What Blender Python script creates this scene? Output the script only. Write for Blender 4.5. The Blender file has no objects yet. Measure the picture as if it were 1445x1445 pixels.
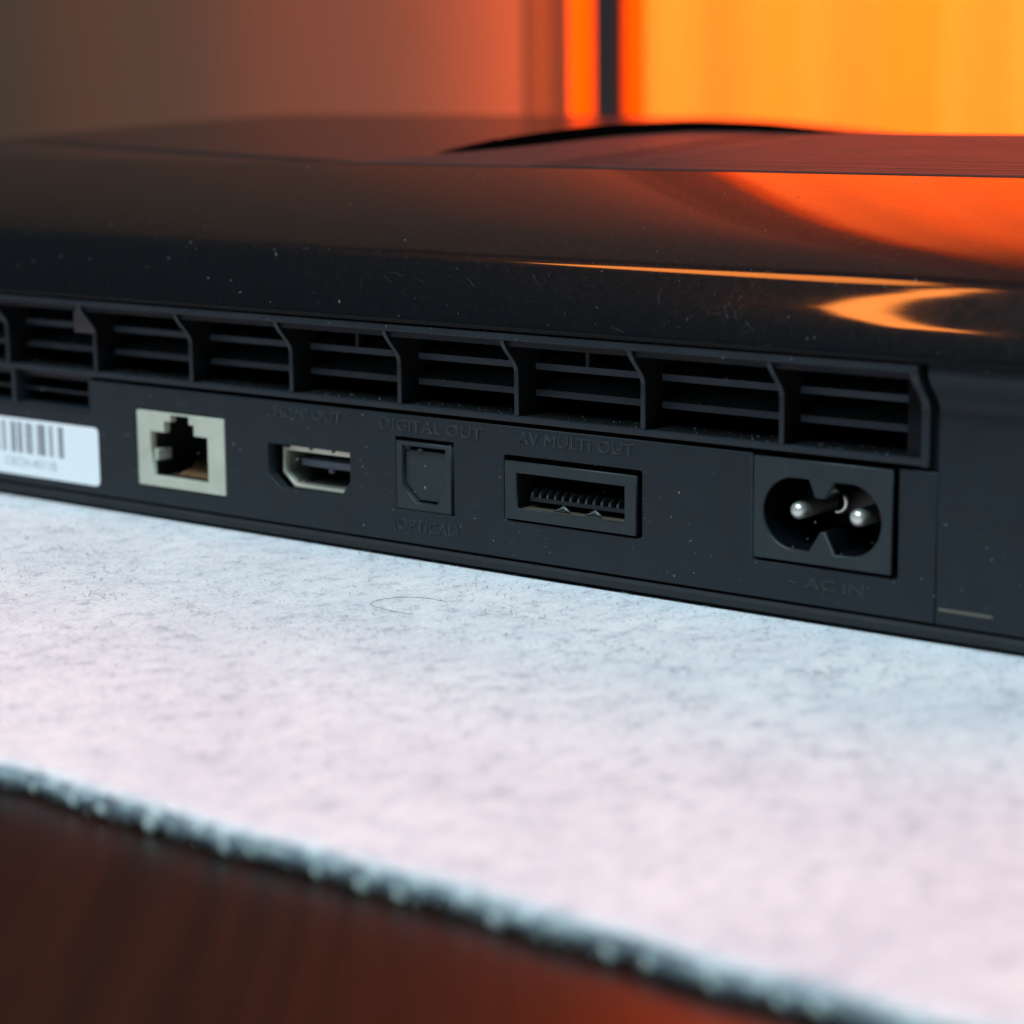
import bpy, bmesh, math, random
from mathutils import Matrix, Vector
random.seed(7)
sc = bpy.context.scene
C = sc.collection
MM = 0.001

# ------------------------------------------------------------------ camera
cd = bpy.data.cameras.new('camera'); cam = bpy.data.objects.new('camera', cd); C.objects.link(cam)
R = [[0.7783042556547969, -0.10805355891270088, 0.6185199382687128],
     [0.6277942758592255, 0.15087699038784627, -0.7636167107717697],
     [-0.010808923536759543, 0.9826294124326858, 0.1852636094708598]]
m = Matrix(R).to_4x4(); m.translation = Vector((186.29, -229.774, 64.21)) * MM
cam.matrix_world = m
cd.sensor_width = 36; cd.sensor_height = 36; cd.lens = 82.2
cd.clip_start = 0.01; cd.clip_end = 30
cd.dof.use_dof = True; cd.dof.focus_distance = 0.296; cd.dof.aperture_fstop = 20.0
sc.camera = cam

# ------------------------------------------------------------------ world, exposure
w = bpy.data.worlds.new('World'); sc.world = w; w.use_nodes = True
bg = w.node_tree.nodes['Background']; bg.inputs[0].default_value = (0.55, 0.75, 1.0, 1); bg.inputs[1].default_value = 0.02
sc.view_settings.view_transform = 'Standard'; sc.view_settings.look = 'None'
sc.view_settings.exposure = 0; sc.view_settings.gamma = 1

def area(name, loc, target, size, sy, energy, col):
    l = bpy.data.lights.new(name, 'AREA'); l.shape = 'RECTANGLE'; l.size = size * MM; l.size_y = sy * MM
    l.energy = energy; l.color = col
    o = bpy.data.objects.new(name, l); C.objects.link(o)
    o.location = Vector(loc) * MM
    o.rotation_euler = (Vector(target) - Vector(loc)).to_track_quat('-Z', 'Y').to_euler()
    return o
# cool daylight from the room behind the camera's right shoulder
area('window_light', (10, -500, 860), (0, -20, 10), 380, 420, 14.5, (0.63, 0.87, 1.0))
# low sun behind the drawn curtain
area('sun_behind_curtain', (150, 345, 165), (150, 270, 165), 700, 420, 11.6, (0.66, 0.128, 0.019))

# ------------------------------------------------------------------ materials
def mat(name, col, rough=0.5, spec=0.5, metal=0.0, coat=0.0):
    ma = bpy.data.materials.new(name); ma.use_nodes = True
    b = ma.node_tree.nodes['Principled BSDF']
    b.inputs['Base Color'].default_value = (*col, 1); b.inputs['Roughness'].default_value = rough
    b.inputs['Specular IOR Level'].default_value = spec; b.inputs['Metallic'].default_value = metal
    b.inputs['Coat Weight'].default_value = coat
    return ma
def N(ma, t, **k):
    n = ma.node_tree.nodes.new(t)
    for a, v in k.items(): setattr(n, a, v)
    return n
def L(ma, a, b): ma.node_tree.links.new(a, b)
def B(ma): return ma.node_tree.nodes['Principled BSDF']
def noise(ma, scale, detail=4, rough=0.6, stretch=None):
    tc = N(ma, 'ShaderNodeTexCoord'); mp = N(ma, 'ShaderNodeMapping')
    if stretch: mp.inputs['Scale'].default_value = stretch
    n = N(ma, 'ShaderNodeTexNoise'); n.inputs['Scale'].default_value = scale
    n.inputs['Detail'].default_value = detail; n.inputs['Roughness'].default_value = rough
    L(ma, tc.outputs['Object'], mp.inputs['Vector']); L(ma, mp.outputs[0], n.inputs['Vector'])
    return n
def ramp(ma, src, stops):
    r = N(ma, 'ShaderNodeValToRGB'); e = r.color_ramp.elements
    while len(e) < len(stops): e.new(0.5)
    for i, (p, c) in enumerate(stops): e[i].position = p; e[i].color = (*c, 1)
    L(ma, src, r.inputs[0]); return r
def bump(ma, src, strength, dist):
    b = N(ma, 'ShaderNodeBump'); b.inputs['Strength'].default_value = strength; b.inputs['Distance'].default_value = dist
    L(ma, src, b.inputs['Height']); L(ma, b.outputs[0], B(ma).inputs['Normal']); return b
def g(v): return (v, v, v)

def plastic(name, c, rough=0.45, spec=0.26):
    ma = mat(name, c, rough, spec)
    n = noise(ma, 9000, 3); bump(ma, n.outputs[0], 0.35, 0.00003)
    n2 = noise(ma, 160, 5)
    r = ramp(ma, n2.outputs[0], [(0.3, tuple(x * 0.88 for x in c)), (0.7, tuple(x * 1.14 for x in c))])
    n3 = noise(ma, 2600, 2, 0.5)
    r3 = ramp(ma, n3.outputs[0], [(0.70, g(0)), (0.78, g(1))])
    mx = N(ma, 'ShaderNodeMix', data_type='RGBA'); mx.inputs[7].default_value = (0.16, 0.16, 0.15, 1)
    sc_ = N(ma, 'ShaderNodeMath', operation='MULTIPLY'); sc_.inputs[1].default_value = 0.25
    L(ma, r3.outputs[0], sc_.inputs[0]); L(ma, sc_.outputs[0], mx.inputs[0])
    L(ma, r.outputs[0], mx.inputs[6]); L(ma, mx.outputs[2], B(ma).inputs['Base Color'])
    rr = N(ma, 'ShaderNodeMapRange'); rr.inputs[3].default_value = rough - 0.06; rr.inputs[4].default_value = rough + 0.1
    L(ma, n2.outputs[0], rr.inputs[0]); L(ma, rr.outputs[0], B(ma).inputs['Roughness'])
    return ma
M = {}
M['panel'] = plastic('matt_black_plastic', (0.011, 0.0165, 0.020))
M['slat'] = plastic('slat_plastic', (0.065, 0.088, 0.104), 0.4)
M['insert'] = plastic('charcoal_plastic', (0.021, 0.028, 0.030), 0.4)
M['vent'] = plastic('vent_plastic', (0.014, 0.019, 0.023), 0.4, 0.35)
M['tooth'] = mat('grey_contact_plastic', (0.07, 0.08, 0.085), 0.4)
M['lit_edge'] = mat('lit_edge_plastic', (0.034, 0.042, 0.045), 0.38, 0.4)  # lighter colour stands in for light caught by the letter edges
M['dark'] = mat('black_plastic_and_shade', (0.006, 0.006, 0.007), 0.7, 0.15)  # cavity black, also painted as shade on divider webs and lid lip
# dusty louver plastic
d = mat('dusty_black_plastic', (0.01, 0.01, 0.01), 0.8, 0.2)
n = noise(d, 3500, 6, 0.75); r = ramp(d, n.outputs[0], [(0.42, (0.12, 0.13, 0.13)), (0.58, (0.28, 0.28, 0.26)), (0.70, (0.8, 0.77, 0.7))])
L(d, r.outputs[0], B(d).inputs['Base Color']); bump(d, n.outputs[0], 0.8, 0.0002); M['dusty'] = d
d = mat('shaded_dusty_ledge', (0.01, 0.01, 0.01), 0.8, 0.1)  # dust specks on a base darkened in colour as recess shade
n = noise(d, 3000, 5, 0.75); r = ramp(d, n.outputs[0], [(0.5, (0.005, 0.006, 0.007)), (0.66, (0.015, 0.016, 0.016)), (0.8, (0.12, 0.12, 0.11))])
L(d, r.outputs[0], B(d).inputs['Base Color']); M['ledge'] = d
# glossy lid
d = mat('gloss_black_plastic', (0.007, 0.008, 0.009), 0.30, 0.1, 0.0, 1.0)
n = noise(d, 60, 4); n2 = noise(d, 1500, 6, 0.8)
rr = N(d, 'ShaderNodeMapRange'); rr.inputs[1].default_value = 0.35; rr.inputs[2].default_value = 0.75; rr.inputs[3].default_value = 0.035; rr.inputs[4].default_value = 0.09
L(d, n.outputs[0], rr.inputs[0]); L(d, rr.outputs[0], B(d).inputs['Coat Roughness'])
r = ramp(d, n2.outputs[0], [(0.4, (0.004, 0.005, 0.006)), (0.9, (0.008, 0.009, 0.009))])
L(d, r.outputs[0], B(d).inputs['Base Color'])
r4 = ramp(d, n2.outputs[0], [(0.45, g(0.03)), (0.72, g(0.10))]); L(d, r4.outputs[0], B(d).inputs['Specular IOR Level'])
M['lid'] = d
d = mat('satin_ridged_plastic', (0.03, 0.026, 0.026), 0.4, 0.13)
n = noise(d, 120, 4); rr = N(d, 'ShaderNodeMapRange'); rr.inputs[3].default_value = 0.36; rr.inputs[4].default_value = 0.5
L(d, n.outputs[0], rr.inputs[0]); L(d, rr.outputs[0], B(d).inputs['Roughness']); B(d).inputs['IOR'].default_value = 1.2; M['ridged'] = d
d = mat('satin_lid_top', (0.016, 0.015, 0.015), 0.2, 0.35); B(d).inputs['IOR'].default_value = 1.18; M['top'] = d
M['groove'] = mat('groove_shade', (0.006, 0.005, 0.005), 0.7, 0.02)  # darker colour painted into the grooves in place of their shade
M['gap_shade'] = mat('black_gap_shade', (0.002, 0.002, 0.002), 0.9, 0.0)
M['cream'] = plastic('cream_plastic', (0.46, 0.46, 0.37), 0.45)
M['metal'] = mat('nickel', (0.85, 0.82, 0.74), 0.3, 0.5, 1.0)
n = noise(M['metal'], 1500, 4); rr = N(M['metal'], 'ShaderNodeMapRange'); rr.inputs[3].default_value = 0.2; rr.inputs[4].default_value = 0.5
L(M['metal'], n.outputs[0], rr.inputs[0]); L(M['metal'], rr.outputs[0], B(M['metal']).inputs['Roughness'])
M['pin'] = mat('bright_pin_metal', (0.88, 0.86, 0.78), 0.38, 0.5, 0.75)
M['shell'] = mat('tarnished_metal_shell', (0.78, 0.76, 0.62), 0.4, 0.5, 0.5)
M['brass'] = mat('brass_contact', (0.16, 0.08, 0.03), 0.4, 0.5, 0.6)
M['blue'] = mat('blue_grey_tongue', (0.16, 0.20, 0.28), 0.4)
M['paper'] = mat('label_paper', (0.82, 0.85, 0.86), 0.5, 0.3)
M['ink'] = mat('label_ink', (0.05, 0.05, 0.06), 0.6, 0.2)
M['thread'] = mat('pale_thread', (0.40, 0.46, 0.42), 0.8, 0.2)
M['speck'] = mat('dust_fluff', (0.42, 0.42, 0.40), 0.9, 0.1)
M['fibre_dark'] = mat('dark_felt_fibre', (0.12, 0.14, 0.17), 0.8, 0.2)
M['fibre_light'] = mat('light_felt_fibre', (0.80, 0.81, 0.80), 0.8, 0.2)
M['hair'] = mat('dark_hair', (0.02, 0.02, 0.022), 0.5, 0.4)
# felt
d = mat('pale_felt', (0.7, 0.7, 0.7), 0.95, 0.1)
a = noise(d, 300, 8, 0.74, (1.15, 0.8, 1)); b_ = noise(d, 1700, 6, 0.78, (1.1, 0.8, 1)); c_ = noise(d, 45, 4, 0.6)
r1 = ramp(d, a.outputs[0], [(0.33, (0.40, 0.43, 0.47)), (0.44, (0.64, 0.66, 0.675)), (0.58, (0.72, 0.73, 0.73)), (0.8, (0.77, 0.78, 0.77))])
r2 = ramp(d, b_.outputs[0], [(0.32, g(0.62)), (0.48, g(0.97)), (0.7, g(1.0))])
r3 = ramp(d, c_.outputs[0], [(0.25, (0.86, 0.87, 0.90)), (0.6, (1, 1, 1))])
mx = N(d, 'ShaderNodeMix', data_type='RGBA', blend_type='MULTIPLY'); mx.inputs[0].default_value = 1
mx2 = N(d, 'ShaderNodeMix', data_type='RGBA', blend_type='MULTIPLY'); mx2.inputs[0].default_value = 1
L(d, r1.outputs[0], mx.inputs[6]); L(d, r2.outputs[0], mx.inputs[7]); L(d, mx.outputs[2], mx2.inputs[6]); L(d, r3.outputs[0], mx2.inputs[7])
L(d, mx2.outputs[2], B(d).inputs['Base Color']); bump(d, b_.outputs[0], 0.5, 0.0003); M['felt'] = d
d = mat('grey_felt_edge', (0.3, 0.3, 0.3), 0.95, 0.1)
a = noise(d, 330, 5, 0.8); r1 = ramp(d, a.outputs[0], [(0.40, (0.11, 0.12, 0.14)), (0.5, (0.22, 0.29, 0.31)), (0.62, (0.55, 0.62, 0.60))])
L(d, r1.outputs[0], B(d).inputs['Base Color']); M['edge'] = d
# dark red wood
d = mat('dark_red_wood', (0.03, 0.008, 0.005), 0.3, 0.35)
a = noise(d, 30, 6, 0.6, (6, 0.5, 1)); a.inputs['Vector'].links[0].from_node.vector_type = 'TEXTURE'; a.inputs['Vector'].links[0].from_node.inputs['Rotation'].default_value = (0, 0, math.radians(39)); a.inputs['Vector'].links[0].from_node.inputs['Scale'].default_value = (0.10, 4, 1); r1 = ramp(d, a.outputs[0], [(0.36, (0.006, 0.003, 0.002)), (0.64, (0.019, 0.005, 0.003))])
L(d, r1.outputs[0], B(d).inputs['Base Color']); M['wood'] = d
# cloths
def cloth(name, trans, diff, f, band, lo):
    ma = bpy.data.materials.new(name); ma.use_nodes = True; nt = ma.node_tree
    nt.nodes.remove(nt.nodes['Principled BSDF']); out = nt.nodes['Material Output']
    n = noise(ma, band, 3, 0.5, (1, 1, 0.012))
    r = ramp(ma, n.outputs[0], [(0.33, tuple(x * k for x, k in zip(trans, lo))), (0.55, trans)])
    weave = noise(ma, 900, 3, 0.6); rw = ramp(ma, weave.outputs[0], [(0.3, g(0.9)), (0.7, g(1.0))])
    mx = N(ma, 'ShaderNodeMix', data_type='RGBA', blend_type='MULTIPLY'); mx.inputs[0].default_value = 1
    L(ma, r.outputs[0], mx.inputs[6]); L(ma, rw.outputs[0], mx.inputs[7])
    t = N(ma, 'ShaderNodeBsdfTranslucent'); L(ma, mx.outputs[2], t.inputs[0])
    df = N(ma, 'ShaderNodeBsdfDiffuse'); df.inputs[0].default_value = (*diff, 1)
    ms = N(ma, 'ShaderNodeMixShader'); ms.inputs[0].default_value = f
    L(ma, df.outputs[0], ms.inputs[1]); L(ma, t.outputs[0], ms.inputs[2]); L(ma, ms.outputs[0], out.inputs[0])
    return ma
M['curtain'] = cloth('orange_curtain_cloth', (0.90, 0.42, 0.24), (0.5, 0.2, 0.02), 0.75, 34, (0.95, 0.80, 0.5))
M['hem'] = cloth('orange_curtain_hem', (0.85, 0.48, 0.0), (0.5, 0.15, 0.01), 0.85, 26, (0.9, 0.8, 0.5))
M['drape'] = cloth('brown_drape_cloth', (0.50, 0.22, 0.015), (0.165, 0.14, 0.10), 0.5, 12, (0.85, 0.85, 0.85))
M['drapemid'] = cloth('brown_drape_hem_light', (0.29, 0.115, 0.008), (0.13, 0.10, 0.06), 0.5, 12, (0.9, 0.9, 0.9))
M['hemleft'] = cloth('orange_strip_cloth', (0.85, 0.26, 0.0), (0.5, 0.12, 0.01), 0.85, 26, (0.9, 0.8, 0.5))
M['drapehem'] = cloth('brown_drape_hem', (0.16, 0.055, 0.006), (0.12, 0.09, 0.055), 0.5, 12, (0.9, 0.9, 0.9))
M['post'] = mat('dark_grey_post_paint', (0.022, 0.020, 0.020), 0.5, 0.3)
M['wall'] = mat('wall_paint', (0.06, 0.055, 0.05), 0.8, 0.2)

# ------------------------------------------------------------------ builders
def tag(o, label=None, cat=None, group=None, kind=None):
    if label: o['label'] = label
    if cat: o['category'] = cat
    if group: o['group'] = group
    if kind: o['kind'] = kind
    return o
def obj(name, verts, faces, material, parent=None, smooth=False):
    me = bpy.data.meshes.new(name); me.from_pydata([(v[0] * MM, v[1] * MM, v[2] * MM) for v in verts], [], faces)
    if isinstance(material, (list, tuple)):
        for x in material: me.materials.append(x)
    else: me.materials.append(material)
    if smooth: me.polygons.foreach_set('use_smooth', [True] * len(me.polygons))
    me.update(); o = bpy.data.objects.new(name, me); C.objects.link(o)
    if parent: o.parent = parent
    return o
def copy(o, parent, dx=0, dy=0, dz=0):
    c = o.copy(); C.objects.link(c); c.parent = parent
    c.location = (o.location[0] + dx * MM, o.location[1] + dy * MM, o.location[2] + dz * MM); return c
def empty(name, loc=(0, 0, 0)):
    o = bpy.data.objects.new(name, None); o.empty_display_size = 0.01; C.objects.link(o); o.location = Vector(loc) * MM; return o
class MB:
    def __init__(s): s.v = []; s.f = []
    def box(s, x0, x1, y0, y1, z0, z1):
        b = len(s.v); s.v += [(x, y, z) for x in (x0, x1) for y in (y0, y1) for z in (z0, z1)]
        for q in ((0, 1, 3, 2), (4, 6, 7, 5), (0, 4, 5, 1), (2, 3, 7, 6), (0, 2, 6, 4), (1, 5, 7, 3)): s.f.append([b + i for i in q])
        return s
    def prism_x(s, prof, x0, x1):          # closed polygon in (y, z), swept along x
        b = len(s.v); n = len(prof)
        s.v += [(x0, *p) for p in prof] + [(x1, *p) for p in prof]
        for i in range(n): j = (i + 1) % n; s.f.append([b + i, b + j, b + n + j, b + n + i])
        s.f.append([b + i for i in range(n)][::-1]); s.f.append([b + n + i for i in range(n)]); return s
    def strip(s, pts, wd, up):             # open ribbon along pts
        b = len(s.v)
        for i, p in enumerate(pts):
            q = pts[min(i + 1, len(pts) - 1)]; o = pts[max(i - 1, 0)]
            t = Vector(q) - Vector(o); n = t.cross(Vector(up)).normalized() * wd / 2
            s.v += [tuple(Vector(p) - n), tuple(Vector(p) + n)]
        for i in range(len(pts) - 1): s.f.append([b + 2 * i, b + 2 * i + 1, b + 2 * i + 3, b + 2 * i + 2])
        return s
    def tube(s, pts, r, k=6):
        b = len(s.v)
        for i, p in enumerate(pts):
            t = (Vector(pts[min(i + 1, len(pts) - 1)]) - Vector(pts[max(i - 1, 0)])).normalized()
            a = t.orthogonal().normalized() if i == 0 else (a_ - t * a_.dot(t)).normalized()
            a_ = a; c = t.cross(a); rr_ = r[i] if isinstance(r, list) else r
            for j in range(k):
                an = 2 * math.pi * j / k; s.v.append(tuple(Vector(p) + (a * math.cos(an) + c * math.sin(an)) * rr_))
        for i in range(len(pts) - 1):
            for j in range(k): s.f.append([b + i * k + j, b + i * k + (j + 1) % k, b + (i + 1) * k + (j + 1) % k, b + (i + 1) * k + j])
        s.f.append([b + j for j in range(k)][::-1]); s.f.append([b + (len(pts) - 1) * k + j for j in range(k)]); return s
    def build(s, name, material, parent=None, smooth=False, bevel=0):
        o = obj(name, s.v, s.f, material, parent, smooth)
        if bevel:
            bm = bmesh.new(); bm.from_mesh(o.data); bmesh.ops.remove_doubles(bm, verts=bm.verts, dist=1e-7)
            bmesh.ops.bevel(bm, geom=[e for e in bm.edges if e.is_manifold and e.calc_face_angle(0) > 0.5], offset=bevel * MM, segments=2, profile=0.6, affect='EDGES')
            bm.to_mesh(o.data); bm.free()
        return o
DG = bpy.context.evaluated_depsgraph_get
def from_curve(cu, name, y_front, e, material, parent):
    tmp = bpy.data.objects.new('tmp', cu); C.objects.link(tmp); DG().update()
    me = bpy.data.meshes.new_from_object(tmp.evaluated_get(DG())); bpy.data.objects.remove(tmp); bpy.data.curves.remove(cu)
    for v in me.vertices:
        x, y, z = v.co; v.co = (x * MM, (y_front + (e - z)) * MM, y * MM)
    me.name = name; me.materials.clear(); me.materials.append(material)
    o = bpy.data.objects.new(name, me); C.objects.link(o); o.parent = parent; return o
def plate(name, loops, y_front, thick, material, parent, bevel=0.12):
    cu = bpy.data.curves.new(name, 'CURVE'); cu.dimensions = '2D'; cu.fill_mode = 'BOTH'
    for lp in loops:
        s = cu.splines.new('POLY'); s.points.add(len(lp) - 1); s.use_cyclic_u = True
        for i, p in enumerate(lp): s.points[i].co = (p[0], p[1], 0, 1)
    cu.extrude = thick / 2 - bevel; cu.bevel_depth = bevel; cu.bevel_resolution = 1; cu.offset = -bevel
    return from_curve(cu, name, y_front, thick / 2, material, parent)
def text(s, x, z, h, y, ext, material, parent, wide=1.0, align='LEFT', name='lettering', space=1.0, edge=0.032):
    parts = []
    for mode in (('FULL', 'edge') if edge else ('FULL',)):
        cu = bpy.data.curves.new(name, 'FONT'); cu.body = s; cu.size = h / 0.70; cu.align_x = align
        cu.space_character = space; cu.resolution_u = 3
        if mode == 'edge': cu.fill_mode = 'NONE'; cu.bevel_depth = edge; cu.bevel_resolution = 1; e2 = 0
        else: cu.extrude = ext
        o = from_curve(cu, name if mode == 'FULL' else 'lettering_edge', 0, 0, material if mode == 'FULL' else M['lit_edge'], parent)
        for v in o.data.vertices: v.co.x = v.co.x * wide + x * MM; v.co.y += (y - (ext if mode == 'edge' else 0)) * MM; v.co.z += z * MM
        parts.append(o)
    if edge:
        o, e = parts; e.parent = o
    return parts[0]
def rect(x0, x1, z0, z1): return [(x0, z0), (x1, z0), (x1, z1), (x0, z1)]
def rrect(x0, x1, z0, z1, r, k=5):
    out = []
    for cx, cz, a0 in ((x1 - r, z0 + r, -90), (x1 - r, z1 - r, 0), (x0 + r, z1 - r, 90), (x0 + r, z0 + r, 180)):
        for i in range(k + 1):
            a = math.radians(a0 + 90 * i / k); out.append((cx + r * math.cos(a), cz + r * math.sin(a)))
    return out
def ss(a, b, x):
    t = max(0, min(1, (x - a) / (b - a))); return t * t * (3 - 2 * t)
XL, XR = -178.0, 112.0

# ================================================================== table, wall
tb = MB().box(-1400, 1400, -700, 600, -43.3, -2.45).build('wooden_table', M['wood'], bevel=2)
tag(tb, 'dark reddish brown glossy wooden table under the felt mat', 'table')
wl = MB().box(-1500, 1500, 700, 740, -800, 1600).build('wall', M['wall'])
tag(wl, kind='structure')

# ================================================================== felt mat
fm = empty('felt_mat', (0, -93, -3)); fm_loc = (0, -93, -3)
def under(parent, loc):       # keep world coordinates of children of a moved empty
    for c in parent.children: c.location = -Vector(loc) * MM
tag(fm, 'pale blue grey felt mat with stitched edge lying on the wood', 'desk mat')
# top sheet with softly waved front edge
v = []; f = []; nx = 240; ys = [-93.6, -93.3, -92.8, -92, -90] + [-88 + i * 8 for i in range(62)]
def wob(x): return 0.35 * math.sin(x * 0.11) + 0.2 * math.sin(x * 0.37 + 1)
for i in range(nx + 1):
    x = -420 + 900 * i / nx
    for j, y in enumerate(ys):
        z = [-0.5, -0.2, -0.06, -0.01, 0][j] if j < 5 else 0
        v.append((x, y + wob(x) * max(0, 1 - (y + 93.6) / 10), z))
k = len(ys)
for i in range(nx):
    for j in range(k - 1): f.append([i * k + j, (i + 1) * k + j, (i + 1) * k + j + 1, i * k + j + 1])
obj('felt_sheet', v, f, M['felt'], fm, True)
v = []; f = []
prof = [(-93.6, -0.5), (-94.2, -0.8), (-94.4, -1.4), (-94.1, -2.05), (-93.2, -2.35), (-88, -2.35)]
for i in range(nx + 1):
    x = -420 + 900 * i / nx
    for (y, z) in prof: v.append((x, y + wob(x) + 0.25 * math.sin(x * 2.1 + z * 3) * math.sin(x * 0.9), z + 0.12 * math.sin(x * 1.7 + y)))
k = len(prof)
for i in range(nx):
    for j in range(k - 1): f.append([i * k + j, i * k + j + 1, (i + 1) * k + j + 1, (i + 1) * k + j])
obj('felt_edge', v, f, M['edge'], fm, True)
st = None
for i in range(-14, 38):
    x = i * 5.2 + 1.6
    if st is None:
        st = MB().tube([(0, -94.35, -1.2), (0.1, -94.5, -1.5), (0.3, -94.5, -1.9), (0.4, -94.2, -2.2)], [0.15, 0.3, 0.36, 0.2], 7).build('stitch', M['thread'], fm, True)
        st.location = (x * MM, wob(x) * MM, 0); s0 = st
    else:
        c = copy(s0, fm); c.location = (x * MM, wob(x) * MM, random.uniform(-.1, .1) * MM)
# loose fibres of the felt
for nm, cnt, ma, seed in (('dark_fibres', 9000, M['fibre_dark'], 1), ('light_fibres', 9000, M['fibre_light'], 2)):
    rnd = random.Random(seed); mb = MB()
    cl = [(rnd.uniform(-170, 120), -abs(rnd.gauss(0, 40))) for _ in range(420)]
    for i in range(cnt):
        if rnd.random() < 0.45 and nm == 'dark_fibres':
            cx, cy = rnd.choice(cl); x = cx + rnd.gauss(0, 2.2); y = cy + rnd.gauss(0, 1.5)
        else: x = rnd.uniform(-180, 120); y = rnd.uniform(-92, 1)
        if y > 0.5 or y < -92: continue
        a = rnd.uniform(0, 6.28); cu_ = rnd.uniform(-1.5, 1.5); ln = rnd.uniform(0.4, 1.8); z = 0.02; pts = []
        hgt = rnd.uniform(0.02, 0.28)
        for q in range(4):
            pts.append((x, y, 0.02 + hgt * math.sin(q / 3 * math.pi))); x += math.cos(a) * ln / 3; y += math.sin(a) * ln / 3; a += cu_ / 3
        mb.strip(pts, rnd.uniform(0.025, 0.05), (0, 0, 1))
    o = mb.build(nm, ma, fm); o['kind'] = 'stuff'
mbl = MB(); mbd = MB(); rnd = random.Random(9)
for i in range(5200):
    x = rnd.uniform(-60, 150); q = rnd.random(); y = -93.3 - 1.15 * math.sin(q * 3.1) + wob(x); z = -0.35 - 1.9 * q
    a = rnd.uniform(0, 6.28); ln = rnd.uniform(.4, 1.6); h = rnd.uniform(.02, .3)
    p = [(x, y, z), (x + math.cos(a) * ln * .5, y - h, z + math.sin(a) * ln * .4), (x + math.cos(a) * ln, y - h * rnd.uniform(0, 1.3), z + math.sin(a) * ln * .7)]
    (mbl if rnd.random() < .45 else mbd).strip(p, rnd.uniform(.04, .09), (0, 1, .3))
for nm_, m_, mt_ in (('edge_fuzz', mbl, mat('pale_edge_fibre', (0.5, 0.56, 0.57), 0.9, 0.1)), ('edge_fuzz', mbd, mat('grey_edge_fibre', (0.20, 0.25, 0.28), 0.9, 0.1))):
    o = m_.build(nm_, mt_, fm); o['kind'] = 'stuff'
under(fm, fm_loc)
for c in fm.children:
    if c.name.startswith('stitch'): pass
# stitches carry their own offset: restore it
i = 0
for c in [c for c in fm.children if c.name.split('.')[0] == 'stitch']:
    x = (-14 + i) * 5.2 + 1.6 + random.uniform(-.6, .6); i += 1; x += random.uniform(-1.2, 1.2); c.scale = (random.uniform(.5, 1.9), 1, random.uniform(0.9, 1.1)); c.rotation_euler = (0, random.uniform(-.015, .015), 0)
    c.location = ((x - fm_loc[0]) * MM, (wob(x) - fm_loc[1]) * MM, (random.uniform(-.1, .1) - fm_loc[2]) * MM)

# stray hair
hp = [(3.9, -17.4), (1.8, -17.6), (-0.7, -18.2), (-2.6, -19.1), (-3.9, -20.3), (-4.2, -21.8), (-3.3, -23.6), (-1.2, -24.9), (1.6, -25.5), (3.8, -25.3), (5, -24.2)]
pts = []
for i in range(len(hp) - 1):
    for q in range(3):
        t = q / 3; pts.append((hp[i][0] * (1 - t) + hp[i + 1][0] * t, hp[i][1] * (1 - t) + hp[i + 1][1] * t, 0.3 + 0.15 * math.sin(i + t)))
hr = MB().tube(pts, 0.032, 5).build('stray_hair', M['hair'], None, True)
tag(hr, 'thin dark curled hair lying on the pale felt in front of the console', 'hair')

# ================================================================== console
gc = tag(empty('game_console', (0, 0, 0)), 'black game console seen from behind, ports facing, glossy domed lid', 'game console')

# ---- lower body plate with every opening cut through
iecN = [(36.75, 6.8), (56.55, 6.8), (56.55, 19.62)]
outer = [(XL, 2.3), (61.35, 2.3), (61.35, 19.62), (56.55, 19.62), (56.55, 6.75), (36.8, 6.75), (36.8, 19.62), (-81.0, 19.62), (-81.0, 14.5), (XL, 14.5)]
rj_hole = rect(-70.75, -52.2, 4.75, 16.25)
hd_hole = [(-43.7, 13.5), (-43.7, 9.2), (-41.2, 7.2), (-30.0, 7.2), (-28.1, 9.6), (-28.1, 13.5)]
op_hole = rect(-19.8, -9.4, 6.75, 16.75)
av_hole = rrect(-1.1, 20.75, 7.3, 15.85, 0.35, 3)
plate('rear_panel', [outer, rj_hole, hd_hole, op_hole, av_hole], 0.0, 1.6, M['panel'], gc, 0.11)
# right end panel with the flared upper edge
def yprof(z): return -2.9 * ss(26.6, 31.2, z)
zz = [2.3] + [25 + 0.4 * i for i in range(16)] + [32.2]
MB().prism_x([(yprof(z), z) for z in zz] + [(4, 32.2), (4, 2.3)], 61.5, XR).build('end_panel', M['panel'], gc, bevel=0.08)
MB().box(57.0, 61.4, 0.9, 3, 19.7, 31).box(-178, 62, 11.6, 12.4, 2, 33).box(36, 58, 10.8, 11.5, 5, 20).build('inner_wall', M['dark'], gc)
MB().box(XL, 61, 1.6, 11.6, 19.1, 19.5).build('inner_shelf', M['dark'], gc)
# small recessed moulding line below the right end
MB().box(61.9, 68.6, -0.06, 0.2, 3.9, 4.25).build('moulding_mark', mat('worn_olive_mark', (0.10, 0.095, 0.07), 0.6), gc)
# ---- bottom shell (skirt)
prof = [(0.55, 1.95), (-0.05, 1.9), (-0.2, 1.5), (-0.15, 0.8), (0.2, 0.5), (3.4, 0.45), (3.5, 0.05), (190, 0.05), (190, 2.0)]
d = plastic('dusty_base_plastic', (0.020, 0.023, 0.025), 0.7, 0.2)
MB().prism_x(prof, XL, XR).build('bottom_shell', d, gc)
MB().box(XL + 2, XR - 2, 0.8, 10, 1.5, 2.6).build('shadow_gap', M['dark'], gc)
# ---- body sides and front so that it is solid from other sides
MB().box(XL, XL + 2, 2, 222, 2, 33).box(XR - 2, XR, 4.2, 222, 2, 33).box(XL, XR, 220, 222, 2, 33).build('side_wall', M['panel'], gc)

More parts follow.
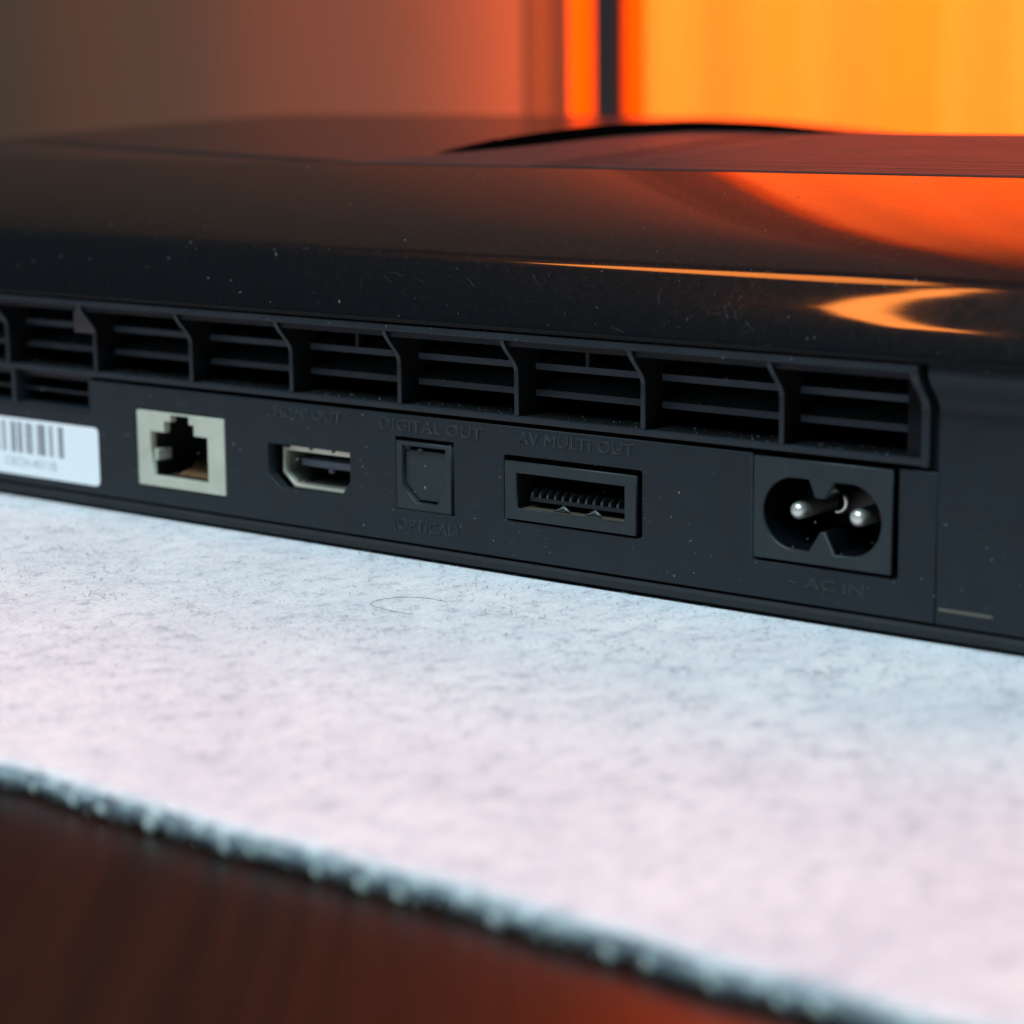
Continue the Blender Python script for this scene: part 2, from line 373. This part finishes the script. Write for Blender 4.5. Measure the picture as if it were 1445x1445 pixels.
# ---- vent grille
vg = empty('vent_grille'); vg.parent = gc
fr = [(yprof(z) - 0.25, z) for z in [20.1 + 0.25 * i for i in range(48) if 20.1 + 0.25 * i < 32.0]] + [(-3.25, 32.0)]
MB().prism_x([(-3.3, 31.1), (-3.3, 31.95), (-2.9, 32.0), (8, 32.0), (8, 30.9), (-2.6, 30.9)], XL + 3, 60.35).build('vent_frame_top', M['vent'], vg, bevel=0.08)
MB().prism_x([(-2.2, 30.2), (-2.2, 30.88), (6, 30.88), (6, 30.2)], XL + 3, 59.6).build('vent_frame_lip', M['vent'], vg)
MB().prism_x([(-0.35, 20.25), (-0.35, 20.95), (0.0, 20.98), (0.7, 20.98), (0.7, 20.25)], XL + 3, 60.35).build('vent_frame_bottom', M['vent'], vg, bevel=0.08)
MB().prism_x(fr + [(9, 32.0), (9, 20.1)], 59.35, 60.4).build('vent_frame_end', M['vent'], vg, bevel=0.1)
dv = None
pd = [(yprof(z) - 0.1, z) for z in [21.0 + 0.3 * i for i in range(34) if 21.0 + 0.3 * i < 31.0]] + [(-3.0, 31.0)]
for xr in (-138.4, -118.6, -98.9, -78.7, -58.2, -38.3, -18.4, 1.5, 21.3, 41.2):
    if dv is None:
        lead = [(yprof(z) + 0.18, z) for z in [31.0 - 0.3 * i for i in range(34) if 31.0 - 0.3 * i > 21.0]]
        dv = MB().prism_x(pd + [(-2.55, 31.0)] + lead, -0.68, 0).build('vent_divider', M['vent'], vg, bevel=0.06)
        web = MB().prism_x([(p[0] + 0.2, p[1]) for p in pd] + [(9, 31.0), (9, 21.0)], -0.64, -0.05).build('divider_web', M['dark'], vg); web.location.x = xr * MM; dv.location.x = xr * MM; d0 = dv  # web sides blackened in colour, in place of shade between the dividers
    else:
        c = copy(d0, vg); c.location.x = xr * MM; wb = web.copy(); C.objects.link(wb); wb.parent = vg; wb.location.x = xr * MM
xs = [-138.4, -118.6, -98.9, -78.7, -58.2, -38.3, -18.4, 1.5, 21.3, 41.2, 60.1]
for i in range(len(xs) - 1):
    x0, x1 = xs[i] + 0.02, xs[i + 1] - 0.82
    for zc in (27.1, 23.7):
        s = MB().prism_x([(3.5, zc - 0.42), (3.5, zc + 0.42), (11, zc + 1.9), (11, zc - 0.42)], x0, x1).build('vent_slat', [M['slat'], M['dusty']], vg)
        for p in s.data.polygons:
            if p.normal.z > 0.7: p.material_index = 1
    s = MB().prism_x([(0.75, 20.9), (4.5, 20.9), (11, 21.4), (11, 20.3), (0.75, 20.3)], x0, x1).build('vent_ledge', M['ledge'], vg)
for xc in (-79.6, -29.6, 9.7):
    MB().box(xc - 0.28, xc + 0.28, 3.6, 9, 27.5, 30.3).build('vent_rib', M['vent'], vg, bevel=0.06)
t_ = MB().box(-83.9, -79.6, 0.3, 0.8, 26.6, 30.2).build('reflection_patch', plastic('reflection_patch_grey', (0.10, 0.09, 0.10)), vg)  # added patch, its paler colour stands in for a reflection in the vent
# ---- small lower vent at the left
lv = empty('lower_vent'); lv.parent = gc
MB().box(XL, -80.9, -0.05, 5, 14.55, 15.0).build('vent_frame_bottom', M['panel'], lv, bevel=0.08)
MB().box(XL, -81.2, 1.8, 9, 16.9, 17.35).build('vent_slat', M['vent'], lv, bevel=0.06)
MB().box(XL, -81.2, 1.2, 9, 19.2, 20.2).build('vent_slat', M['vent'], lv, bevel=0.06)
for xc in (-98.2, -118.2): MB().box(xc - 0.4, xc + 0.4, -0.1, 8, 14.9, 20.3).build('vent_divider', M['vent'], lv, bevel=0.06)
MB().box(XL, -81, 9, 10, 14, 20).build('dusty_filter', M['dusty'], lv)

# ---- lid: one swept glossy surface, shoulder + plateau
pr = []; y, z = -3.6, 32.2; pr.append((0.2, 32.25)); pr.append((-3.2, 32.2)); pr.append((-3.55, 32.35)); y, z = -3.65, 32.7; pr.append((y, z))
def adv(length, a0, a1, n, ease=False):
    global y, z
    for i in range(n):
        t = (i + 0.5) / n; t = t * t * (3 - 2 * t) if ease else t
        a = math.radians(a0 + (a1 - a0) * t); y += math.cos(a) * length / n; z += math.sin(a) * length / n; pr.append((y, z))
adv(0.5, 94, 68, 6); adv(8.0, 66, 50, 44); adv(1.7, 49, 31, 24)
SL = [(-5, 31.0), (1.2, 30.5), (3, 29.0), (5.6, 26.75), (8.7, 24), (12.6, 21.5), (18.9, 18.75), (23.9, 17), (31, 14.8)]
def slope_at(q):
    for a, b in zip(SL, SL[1:]):
        if a[0] <= q <= b[0]: return a[1] + (b[1] - a[1]) * (q - a[0]) / (b[0] - a[0])

yE = y; zE = z
# upper slope: angle falls from 24 to 4 deg, reaching y = 37
YF = 30.0; ZF = 50.95; nU = 120; s0_ = math.radians(24.5); s1_ = math.radians(14)
for i in range(nU):
    ds = (YF - yE) / nU; a = math.radians(slope_at(y + ds / 2) - 0.9); y += ds; z += math.tan(a) * ds; pr.append((y, z))
LIFT = ZF - z
print('LID profile: edge at', yE, zE, 'end', y, z, 'lift', LIFT)
pr2 = []
for (a, b) in pr:
    pr2.append((a, b + LIFT * ss(38.5, 50, b) if b > 33 else b))
pr = pr2
nS = len(pr)
py = [30 + 0.4 * i for i in range(1, 61)] + [54 + 2 * i for i in range(1, 84)]
def crest(x): return 55.4 - 3.6 * ss(-75, -20, x)
def ztop(x, y):
    k = max(0, min(1, (y - 30) / 107)); zc = crest(x)
    z = ZF - 0.12 + (zc - ZF) * (1.25 * k - 0.25 * k * k)
    if y > 150: z -= 12 * ((y - 150) / 70) ** 2
    yc = 30.5 + (31 * ((-x - 50) / 120) ** 1.2 if x < -50 else 0)
    dpt = 1.0 * ss(-45, -75, x) * ss(-178, -150, x) + 0.12
    z -= dpt * math.exp(-((y - yc - 1.2) / 1.8) ** 2)
    return z
v = []; f = []; nx = 200
K = nS + len(py)
for i in range(nx + 1):
    x = XL + (XR - XL) * i / nx
    for (a, b) in pr: v.append((x, a, b))
    for yy in py: v.append((x, yy, ztop(x, yy)))
for i in range(nx):
    for j in range(K - 1): f.append([i * K + j, (i + 1) * K + j, (i + 1) * K + j + 1, i * K + j + 1])
b0 = len(v)
v += [(XL, 219, 32.25), (XR, 219, 32.25), (XL, 0.2, 32.2), (XR, 0.2, 32.2)]
lid = obj('lid', v, f, [M['lid'], M['top'], M['dark']], gc, True)
for p in lid.data.polygons:
    if (p.index % (K - 1)) >= nS + 2: p.material_index = 1
    if (p.index % (K - 1)) < 4: p.material_index = 2  # lower lip blackened in colour as shade, so it catches no light
# lid end walls
for X in (XL, XR):
    col = [(X, a, b) for a, b in pr] + [(X, yy, ztop(X, yy)) for yy in py]
    obj('lid_end', col, [list(range(len(col)))], M['lid'], gc)
# ---- disc cover: ridged sliding plate with a round back edge
arc = [(-57.5, 48, 51.15), (-56.3, 56, 52.3), (-54.1, 64, 53.6), (-47.5, 74, 55.0), (-42.7, 81, 55.6), (-32.1, 88, 55.9), (-21.7, 93, 55.4), (-13.7, 95, 54.6), (-7.7, 96, 54.1), (7.4, 96, 54.0), (22.4, 96, 54.0), (70, 96, 54.0), (110, 96, 54.0)]
def arcat(x):
    for a, b in zip(arc, arc[1:]):
        if a[0] <= x <= b[0]:
            t = (x - a[0]) / (b[0] - a[0]); return a[1] + (b[1] - a[1]) * t, a[2] + (b[2] - a[2]) * t
    return (arc[0][1:] if x < arc[0][0] else arc[-1][1:])
xsn = [-57.5 + (1.0 - math.cos(i / 60 * math.pi / 2)) * 50 for i in range(60)] + [-7.5 + i * 2.95 for i in range(41)]
def sm(x):            # smoothed arc
    s = [arcat(x + q) for q in (-2, -1, 0, 1, 2)]; return sum(p[0] for p in s) / 5, sum(p[1] for p in s) / 5
TH = [0.7, 1.4, 1.8, 2.1, 1.9, 1.5, 1.2, 0.7, 0.0]
def thick(x, y):
    for a, b, p, q in zip(arc, arc[1:], TH, TH[1:]):
        if a[0] <= x <= b[0]: return p + (q - p) * (x - a[0]) / (b[0] - a[0])
    return 0
nv = 330; v = []; f = []; gap_shade = []
for x in xsn:
    ya, za = sm(x) if x > -54 else arcat(x)
    th = thick(x, ya)
    zb = za - th
    for j in range(nv + 1):
        t = j / nv; yy = 30.2 + (ya - 30.2) * t; zz_ = 51.12 + (zb - 51.12) * (1.12 * t - 0.12 * t * t)
        ph = (yy - 30.2) / 2.9; w_ = abs((ph % 1) - 0.5) * 2
        zz_ += 0.42 * (w_ ** 0.4 - 1) * ss(-35, -5, x) * (1 if j < nv else 0)
        v.append((x, yy, zz_))
    gap_shade.append([(x, ya + 0.3, zb - 0.6), (x, ya + 0.3, za), (x, ya + 1.2, za - 0.15), (x, ya + 1.2, za - 5)])
k = nv + 1
for i in range(len(xsn) - 1):
    for j in range(nv): f.append([i * k + j, (i + 1) * k + j, (i + 1) * k + j + 1, i * k + j + 1])
dc = obj('disc_cover', v, f, [M['ridged'], M['groove']], gc, True)
for p in dc.data.polygons:
    cy = p.center.y / MM
    if abs((((cy - 30.2) / 2.9) % 1) - 0.5) * 2 < 0.3 and p.center.x / MM > -22: p.material_index = 1
v = []; f = []
for q in gap_shade: v += q
for i in range(len(gap_shade) - 1):
    for j in range(3): f.append([i * 4 + j, (i + 1) * 4 + j, (i + 1) * 4 + j + 1, i * 4 + j + 1])
obj('cover_gap_shade', v, f, M['gap_shade'], gc, False)  # black strip painted as the shaded gap behind the cover
# front lip of the cover
MB().prism_x([(29.95, 50.5), (29.9, 51.0), (30.15, 51.13), (30.5, 51.1), (31, 50.5)], -56.8, 110).build('cover_lip', M['ridged'], gc, bevel=0.05)

# ---- network port
npo = empty('network_port'); npo.parent = gc
rj_open = [(-63.3, 15.75), (-63.35, 14.7), (-64.7, 14.7), (-64.75, 13.05), (-67.75, 13.05), (-67.8, 6.45), (-55.85, 6.45), (-55.8, 13.05), (-58.6, 13.05), (-58.6, 14.6), (-59.6, 14.6), (-59.6, 15.75)]
plate('port_housing', [rrect(-70.55, -52.35, 4.95, 16.05, 0.25, 3), rj_open], -0.05, 1.2, M['cream'], npo, 0.1)
M['greyin'] = mat('grey_inner_plastic', (0.012, 0.011, 0.010), 0.6)
MB().box(-70.3, -68.0, 1.2, 11, 5, 16).box(-55.6, -52.6, 1.2, 11, 5, 16).box(-68, -55.6, 1.2, 11, 5.0, 6.2).box(-68, -55.6, 10, 11, 6, 16).box(-68, -55.6, 1.2, 11, 15.9, 16.2).build('port_cavity', M['greyin'], npo)
MB().box(-67.95, -67.2, 0.8, 3.6, 8.6, 10.35).build('side_tab', M['cream'], npo, bevel=0.15)
for i in range(8):
    x = -57.0 - i * 1.02
    MB().tube([(x, 2.0, 6.5), (x, 5.0, 7.2), (x, 8.5, 10.2)], 0.2, 5).build('contact', M['brass'], npo, True)
text('LAN', -60.2, 17.3, 1.1, 0.0, 0.05, M['panel'], gc, align='CENTER')

# ---- hdmi
hp_ = empty('video_port'); hp_.parent = gc
def shell_loop(o):   # outline of the metal shell grown by o
    return [(-43.15 - o, 12.75 + o), (-43.15 - o, 9.1 - o * .4), (-40.9 - o * .4, 7.15 - o), (-30.4 + o * .4, 7.15 - o), (-28.3 + o, 9.1 - o * .4), (-28.3 + o, 12.75 + o)]
plate('metal_shell', [shell_loop(0.0), shell_loop(-0.42)], 2.4, 0.7, M['shell'], hp_, 0.06)
plate('shell_liner', [shell_loop(-0.05), shell_loop(-0.5)], 3.1, 5.5, mat('dull_liner_metal', (0.38, 0.36, 0.30), 0.35, 0.5, 0.8), hp_, 0.04)
MB().box(-41.6, -30.0, 4.6, 9, 9.9, 10.9).build('tongue', M['blue'], hp_, bevel=0.1)
MB().box(-36.2, -35.5, 4.4, 5, 9.3, 10.0).build('tongue_key', M['blue'], hp_, bevel=0.1)
MB().box(-44, -27.8, 9, 9.5, 6.5, 14).box(-44.6, -43.75, 1.0, 9, 6.5, 14).box(-28.1, -27.5, 1.7, 9, 6.5, 14).box(-44, -27.5, 1.7, 9, 13.55, 14).box(-44, -27.5, 1.7, 9, 6.2, 6.85).build('port_cavity', M['dark'], hp_)
for a, b in ((-41.6, -37.9), (-37.2, -33.6), (-33.0, -29.6)):
    MB().box(a, b, 2.3, 4, 12.45, 13.1).build('shell_spring', M['shell'], hp_, bevel=0.1)
MB().box(-41.0, -30.6, 3.4, 8.4, 7.55, 7.75).build('shell_floor', M['metal'], hp_)
text('HDMI OUT', -42.3, 17.45, 1.45, 0.0, 0.07, M['panel'], gc, wide=1.28)

# ---- optical
opo = empty('optical_port'); opo.parent = gc
op_open = [(-18.5, 15.5), (-18.6, 10.2), (-16.2, 7.9), (-12.5, 7.9), (-10.95, 10.7), (-10.95, 15.5)]
plate('port_frame', [rect(-19.55, -10.05, 6.95, 16.05), op_open], -0.1, 2.5, M['insert'], opo, 0.1)
plate('shutter_door', [[(-18.3, 14.95), (-18.4, 10.35), (-16.1, 8.2), (-12.7, 8.2), (-11.25, 10.8), (-11.25, 14.95)]], 0.55, 1, M['insert'], opo, 0.1)
MB().box(-18.3, -17.4, 0.2, 1.5, 15.0, 15.9).box(-15.9, -15.1, 0.1, 0.5, 14.9, 15.25).build('hinge_pin', M['insert'], opo, bevel=0.08)
MB().box(-19.8, -9.4, 2.4, 3, 6.7, 16.8).build('port_cavity', M['dark'], opo)
text('DIGITAL OUT', -22.5, 17.45, 1.5, 0.0, 0.08, M['panel'], gc, wide=1.36, space=1.0)
text('(OPTICAL)', -20.4, 4.1, 1.5, 0.0, 0.08, M['panel'], gc, wide=1.16)

# ---- av multi
avo = empty('av_port'); avo.parent = gc
plate('port_frame', [rect(-0.8, 19.95, 7.6, 15.15), rect(1.05, 18.25, 9.1, 13.7)], -0.25, 0.6, M['insert'], avo, 0.12)
MB().box(-0.6, 1.0, 0.36, 7, 8, 15).box(18.4, 19.8, 0.36, 7, 8, 15).box(-0.6, 19.8, 0.36, 7, 13.75, 15).box(-0.6, 19.8, 6.5, 7, 8, 15).box(-1, 20.7, 1.6, 2, 14.9, 15.9).box(-1, 20.7, 1.6, 2, 7.2, 7.9).box(19.8, 20.8, 1.6, 2, 7.2, 15.9).build('port_cavity', M['dark'], avo)
MB().box(1.05, 18.3, 0.36, 7, 8.2, 8.95).build('port_floor', mat('dusty_port_floor', (0.07, 0.055, 0.04), 0.6, 0.4), avo)
MB().box(1.6, 17.4, 1.9, 6.5, 9.75, 10.3).build('tongue', M['insert'], avo, bevel=0.08)
c0 = None
for i in range(13):
    x = 1.95 + i * 1.24
    if c0 is None: c0 = MB().prism_x([(1.95, 10.3), (1.95, 10.75), (2.6, 11.35), (6.4, 11.35), (6.4, 10.3)], -0.16, 0.16).build('contact', M['tooth'], avo, bevel=0.03); c0.location.x = x * MM
    else: copy(c0, avo).location.x = x * MM
for x in (7.6, 12.6):
    MB().tube([(x - 1.6, 1.3, 9.02), (x - .7, 1.3, 9.25), (x, 1.3, 9.6), (x + .6, 1.3, 9.3), (x + 1.1, 1.3, 9.02)], [0.08, 0.18, 0.28, 0.2, 0.08], 8).build('ground_spring', M['tooth'], avo, True)
text('AV MULTI OUT', 1.3, 17.55, 1.5, 0.0, 0.08, M['panel'], gc, wide=1.26)

# ---- power inlet
pi_ = empty('power_inlet'); pi_.parent = gc
op8 = []
def arcp(cx, cz, r, a0, a1, n):
    return [(cx + r * math.cos(math.radians(a0 + (a1 - a0) * i / n)), cz + r * math.sin(math.radians(a0 + (a1 - a0) * i / n))) for i in range(n + 1)]
op8 = [(44.75, 17.2)] + arcp(42.75, 12.95, 4.27, 96, 262, 22) + [(44.75, 8.65), (46.35, 11.15), (46.95, 11.15), (48.25, 8.65)] + arcp(50.15, 12.95, 4.27, -82, 84, 22) + [(48.2, 17.2), (46.9, 15.1), (45.6, 15.1)]
plate('inlet_plate', [rect(37.15, 55.75, 7.2, 19.4), op8], -0.2, 0.55, M['insert'], pi_, 0.14)
cav = []
MBc = MB(); n8 = len(op8)
# deep tunnel behind the figure-of-eight opening
v = [(x, 0.2, z) for x, z in op8] + [(46.5 + (x - 46.5) * .97, 9.5, 12.95 + (z - 12.95) * .97) for x, z in op8]
f = [[i, (i + 1) % n8, n8 + (i + 1) % n8, n8 + i] for i in range(n8)] + [[n8 + i for i in range(n8)]]
M['socket'] = mat('gloss_socket_plastic', (0.003, 0.004, 0.005), 0.22, 0.4)
obj('inlet_tunnel', v, f, M['socket'], pi_)
for x in (42.0, 50.1):
    s = []
    yy0 = 1.3
    MB().tube([(x, 9.4, 12.93), (x, yy0 + 1.1, 12.93), (x, yy0 + 0.6, 12.93), (x, yy0 + 0.25, 12.93), (x, yy0 + .06, 12.93), (x, yy0, 12.93)], [1.08, 1.08, 1.0, 0.78, 0.45, 0.1], 24).build('pin', M['pin'], pi_, True)
tt = []
for i in range(15):
    a = math.radians(-110 + i * 11); tt.append((46.55 + 1.15 * math.cos(a), 3.4, 14.35 + 1.25 * math.sin(a)))
MB().tube(tt, [0.1] + [0.28] * 13 + [0.1], 8).build('clip_ring', M['metal'], pi_, True)
text('~ AC IN', 41.7, 4.3, 1.25, 0.0, 0.07, M['panel'], gc, wide=1.7)
MB().box(56.0, 56.5, 1.5, 1.9, 6.8, 19.6).box(36.8, 56.5, 1.5, 1.9, 6.8, 7.2).build('port_cavity', M['dark'], pi_)

# ---- label sticker
lb = empty('label_sticker'); lb.parent = gc
plate('label_paper', [rrect(-150, -79.2, 3.6, 12.45, 0.9)], -0.12, 0.14, M['paper'], lb, 0.03)
bars = MB(); rnd = random.Random(5); x = -87.2
pat = [.25, .2, .35, .9, .2, .3, .2, .5, .25, 1.1, .25, .2, .5, .3, .2, .2, .4, .25, .3, 1.0, .3, .3, .2, .9]
pat = [(.45, .25), (.35, 1.3), (.22, .3), (.3, 1.0), (.3, .2), (.45, .2), (.3, .25), (.2, 1.1), (.3, .25), (.3, .25), (.35, 1.0), (.4, .2), (.3, .6)] * 4
for wd, gap in pat:
    if x < -148: break
    bars.box(x - wd, x, -0.135, -0.12, 7.1, 11.9); x -= wd + gap
bars.build('barcode', M['ink'], lb)
text('CECH-4011B', -88.9, 5.0, 1.35, -0.125, 0.006, mat('pale_label_ink', (0.35, 0.36, 0.37), 0.6), lb, wide=1.15, align='RIGHT', edge=0)

# ---- dust on the lid and panel
rnd = random.Random(11); mb = MB()
def lidpt():
    i = rnd.randrange(8, nS - 2); t = rnd.random(); a, b = pr[i], pr[i + 1]; return a[0] + (b[0] - a[0]) * t, a[1] + (b[1] - a[1]) * t
for q in range(1900):
    x = rnd.uniform(-150, 80)
    if q < 240:
        yy, zz_ = lidpt()
        if rnd.random() < 0.35: yy, zz_ = pr[rnd.randrange(8, 80)]
    elif q < 520: yy, zz_ = -0.02, rnd.uniform(2.5, 19)
    elif q < 560: yy, zz_ = -3.32, rnd.uniform(31.1, 32)
    else:          # lint settled on the louvers
        yy = 3.5 + abs(rnd.gauss(0, 2.2)); zz_ = rnd.choice([27.52, 24.12]) + 0.2 * (yy - 3.5) + 0.02
        if rnd.random() < 0.3: yy, zz_ = rnd.uniform(1, 5), 20.95
        if x > 59 or yy > 10: continue
    s = rnd.choice([0.03, 0.04, 0.05, 0.05, 0.09]); e = rnd.uniform(1, 3.5) if rnd.random() < 0.25 else 1; an = rnd.uniform(0, 3.14)
    b = len(mb.v); dx, dz = math.cos(an) * s * e, math.sin(an) * s * e; ex, ez = -math.sin(an) * s, math.cos(an) * s
    mb.v += [(x - dx, yy, zz_ - dz), (x + ex, yy - 0.01, zz_ + ez), (x + dx, yy, zz_ + dz), (x - ex, yy - 0.01, zz_ - ez), (x, yy - s, zz_ + s)]
    for a, c in ((0, 1), (1, 2), (2, 3), (3, 0)): mb.f.append([b + a, b + c, b + 4])
o = mb.build('dust', M['speck'], gc); o['kind'] = 'stuff'

# ---- hairline scratches following the glossy shoulder
cum = [0]
for i in range(1, nS): cum.append(cum[-1] + math.hypot(pr[i][0] - pr[i - 1][0], pr[i][1] - pr[i - 1][1]))
def onlid(q):
    q = max(cum[6], min(cum[-1] - .01, q))
    for i in range(1, nS):
        if cum[i] >= q:
            t = (q - cum[i - 1]) / (cum[i] - cum[i - 1] + 1e-9); return pr[i - 1][0] + (pr[i][0] - pr[i - 1][0]) * t, pr[i - 1][1] + (pr[i][1] - pr[i - 1][1]) * t
mb = MB(); rnd = random.Random(23)
spots = [(8, 10, 18, 34), (36, 6.0, 4, 30), (62, 6, 6, 14), (0, 8, 40, 24), (-20, 12, 40, 14), (40, 22, 40, 14)]
for cx, cq, sp, cnt in spots:
    for k in range(cnt):
        x = rnd.gauss(cx, sp * .6); q = abs(rnd.gauss(cq, 3.2)) + 1; a = rnd.gauss(0.5, 0.9) if rnd.random() < .7 else rnd.uniform(0, 3); ln = rnd.choice([.3, .4, .6, 1.0, 2.2]); cv = rnd.uniform(-.6, .6); pts = []
        for n_ in range(5):
            yy, zz_ = onlid(q); pts.append((x, yy - 0.012, zz_ + 0.012)); x += math.cos(a) * ln / 4; q += math.sin(a) * ln / 4; a += cv / 4
        if min(p[0] for p in pts) < XL + 2: continue
        mb.strip(pts, rnd.uniform(0.008, 0.018), (0, -0.6, 0.8))
o = mb.build('scratches', mat('scratched_plastic', (0.05, 0.05, 0.05), 0.4, 0.6), gc); o['kind'] = 'stuff'

# ================================================================== background: curtain, post, drape
def hang(name, x0, x1, y0, z0, z1, amp, per, material, parent, ph=0.0, step=1.5, gather=1.0):
    v = []; f = []; n = max(2, int((x1 - x0) / step)); lv_ = 14
    for i in range(n + 1):
        x = x0 + (x1 - x0) * i / n
        s = amp * (math.sin(x / per * 6.28 + ph) + 0.45 * math.sin(x / per * 2.9 + 1.3 + ph))
        for j in range(lv_ + 1):
            z = z0 + (z1 - z0) * j / lv_; v.append((x, y0 + s * (1 - 0.3 * j / lv_), z))
    for i in range(n):
        for j in range(lv_): k = lv_ + 1; f.append([i * k + j, (i + 1) * k + j, (i + 1) * k + j + 1, i * k + j + 1])
    return obj(name, v, f, material, parent, True)
ct = tag(empty('orange_curtain', (0, 270, -3)), 'glowing orange curtain hanging in soft folds behind the console', 'curtain')
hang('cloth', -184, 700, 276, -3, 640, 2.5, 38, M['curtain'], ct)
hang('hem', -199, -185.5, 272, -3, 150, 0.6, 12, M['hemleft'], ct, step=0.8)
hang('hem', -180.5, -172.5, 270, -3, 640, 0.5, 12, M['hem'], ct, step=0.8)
for c in ct.children: c.location = (0, -0.27, 0.003)
pt = MB().box(-187.8, -180.0, 268, 271, -2.4, 160).build('window_post', M['post'], bevel=0.6)
tag(pt, 'slim dark grey upright post between the orange curtain and brown drape', 'post')
dr = tag(empty('brown_drape', (-400, 270, -2.4)), 'dim brown drape left of the dark post, glowing orange near it', 'drape')
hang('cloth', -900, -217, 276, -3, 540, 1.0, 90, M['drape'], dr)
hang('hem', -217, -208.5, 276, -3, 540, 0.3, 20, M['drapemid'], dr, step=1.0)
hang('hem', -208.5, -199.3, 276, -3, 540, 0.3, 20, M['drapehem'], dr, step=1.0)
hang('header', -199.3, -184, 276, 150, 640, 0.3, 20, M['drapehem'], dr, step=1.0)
for c in dr.children: c.location = (0.4, -0.27, 0.003)

# ================================================================== added unseen warm emitters, shaped for the streak and crescent reflected in the lid
d = bpy.data.materials.new('warm_emitter_glow'); d.use_nodes = True; nt = d.node_tree; nt.nodes.remove(nt.nodes['Principled BSDF'])
e = nt.nodes.new('ShaderNodeEmission'); e.inputs[0].default_value = (1.0, 0.27, 0.045, 1); e.inputs[1].default_value = 27.0
nt.links.new(e.outputs[0], nt.nodes['Material Output'].inputs[0])
# long slim emitter added overhead, tapering like the streak it makes
xs_ = [-552, -505, -430, -375, -342, -322]; hw = [6, 55, 95, 120, 92, 8]
v = []; f = []
for x, h in zip(xs_, hw): v += [(x, 47 - h, 740), (x, 47 + h, 740), (x, 47 - h, 748), (x, 47 + h, 748)]
for i in range(5):
    b = i * 4; f += [[b, b + 1, b + 5, b + 4], [b + 2, b + 6, b + 7, b + 3], [b, b + 4, b + 6, b + 2], [b + 1, b + 3, b + 7, b + 5]]
f += [[0, 2, 3, 1], [20, 21, 23, 22]]
d2 = d.copy(); d2.name = 'streak_emitter_glow'; d2.node_tree.nodes['Emission'].inputs[1].default_value = 12.5
tag(obj('streak_emitter', v, f, d2), 'added slim orange emitter overhead, shaped to reflect as a streak in the lid', 'reflection emitter')
inner = [(-214, -40, 585), (-216, -100, 568), (-220, -158, 545), (-232, -189, 527), (-238, -227, 507), (-239, -258, 489), (-235, -288, 474), (-227, -309, 464), (-212, -324, 464)]  # added emitter ribbon, bent so that the lid reflects a crescent
outer = [(-222, -40, 582), (-228, -100, 562), (-234, -156, 538), (-249, -198, 513), (-256, -226, 495), (-260, -249, 480), (-254, -281, 465), (-238, -317, 451), (-213, -328, 461)]
v = []; f = []
for a, b in zip(inner, outer):
    n_ = (Vector(a) - Vector((60, 0, 38))).normalized() * 5
    v += [a, b, tuple(Vector(a) + n_), tuple(Vector(b) + n_)]
for i in range(8):
    b = i * 4; f += [[b, b + 1, b + 5, b + 4], [b + 2, b + 6, b + 7, b + 3], [b, b + 4, b + 6, b + 2], [b + 1, b + 3, b + 7, b + 5]]
f += [[0, 2, 3, 1], [32, 33, 35, 34]]
tag(obj('crescent_emitter', v, f, d), 'added curved orange emitter, shaped to reflect as a crescent in the lid', 'reflection emitter')
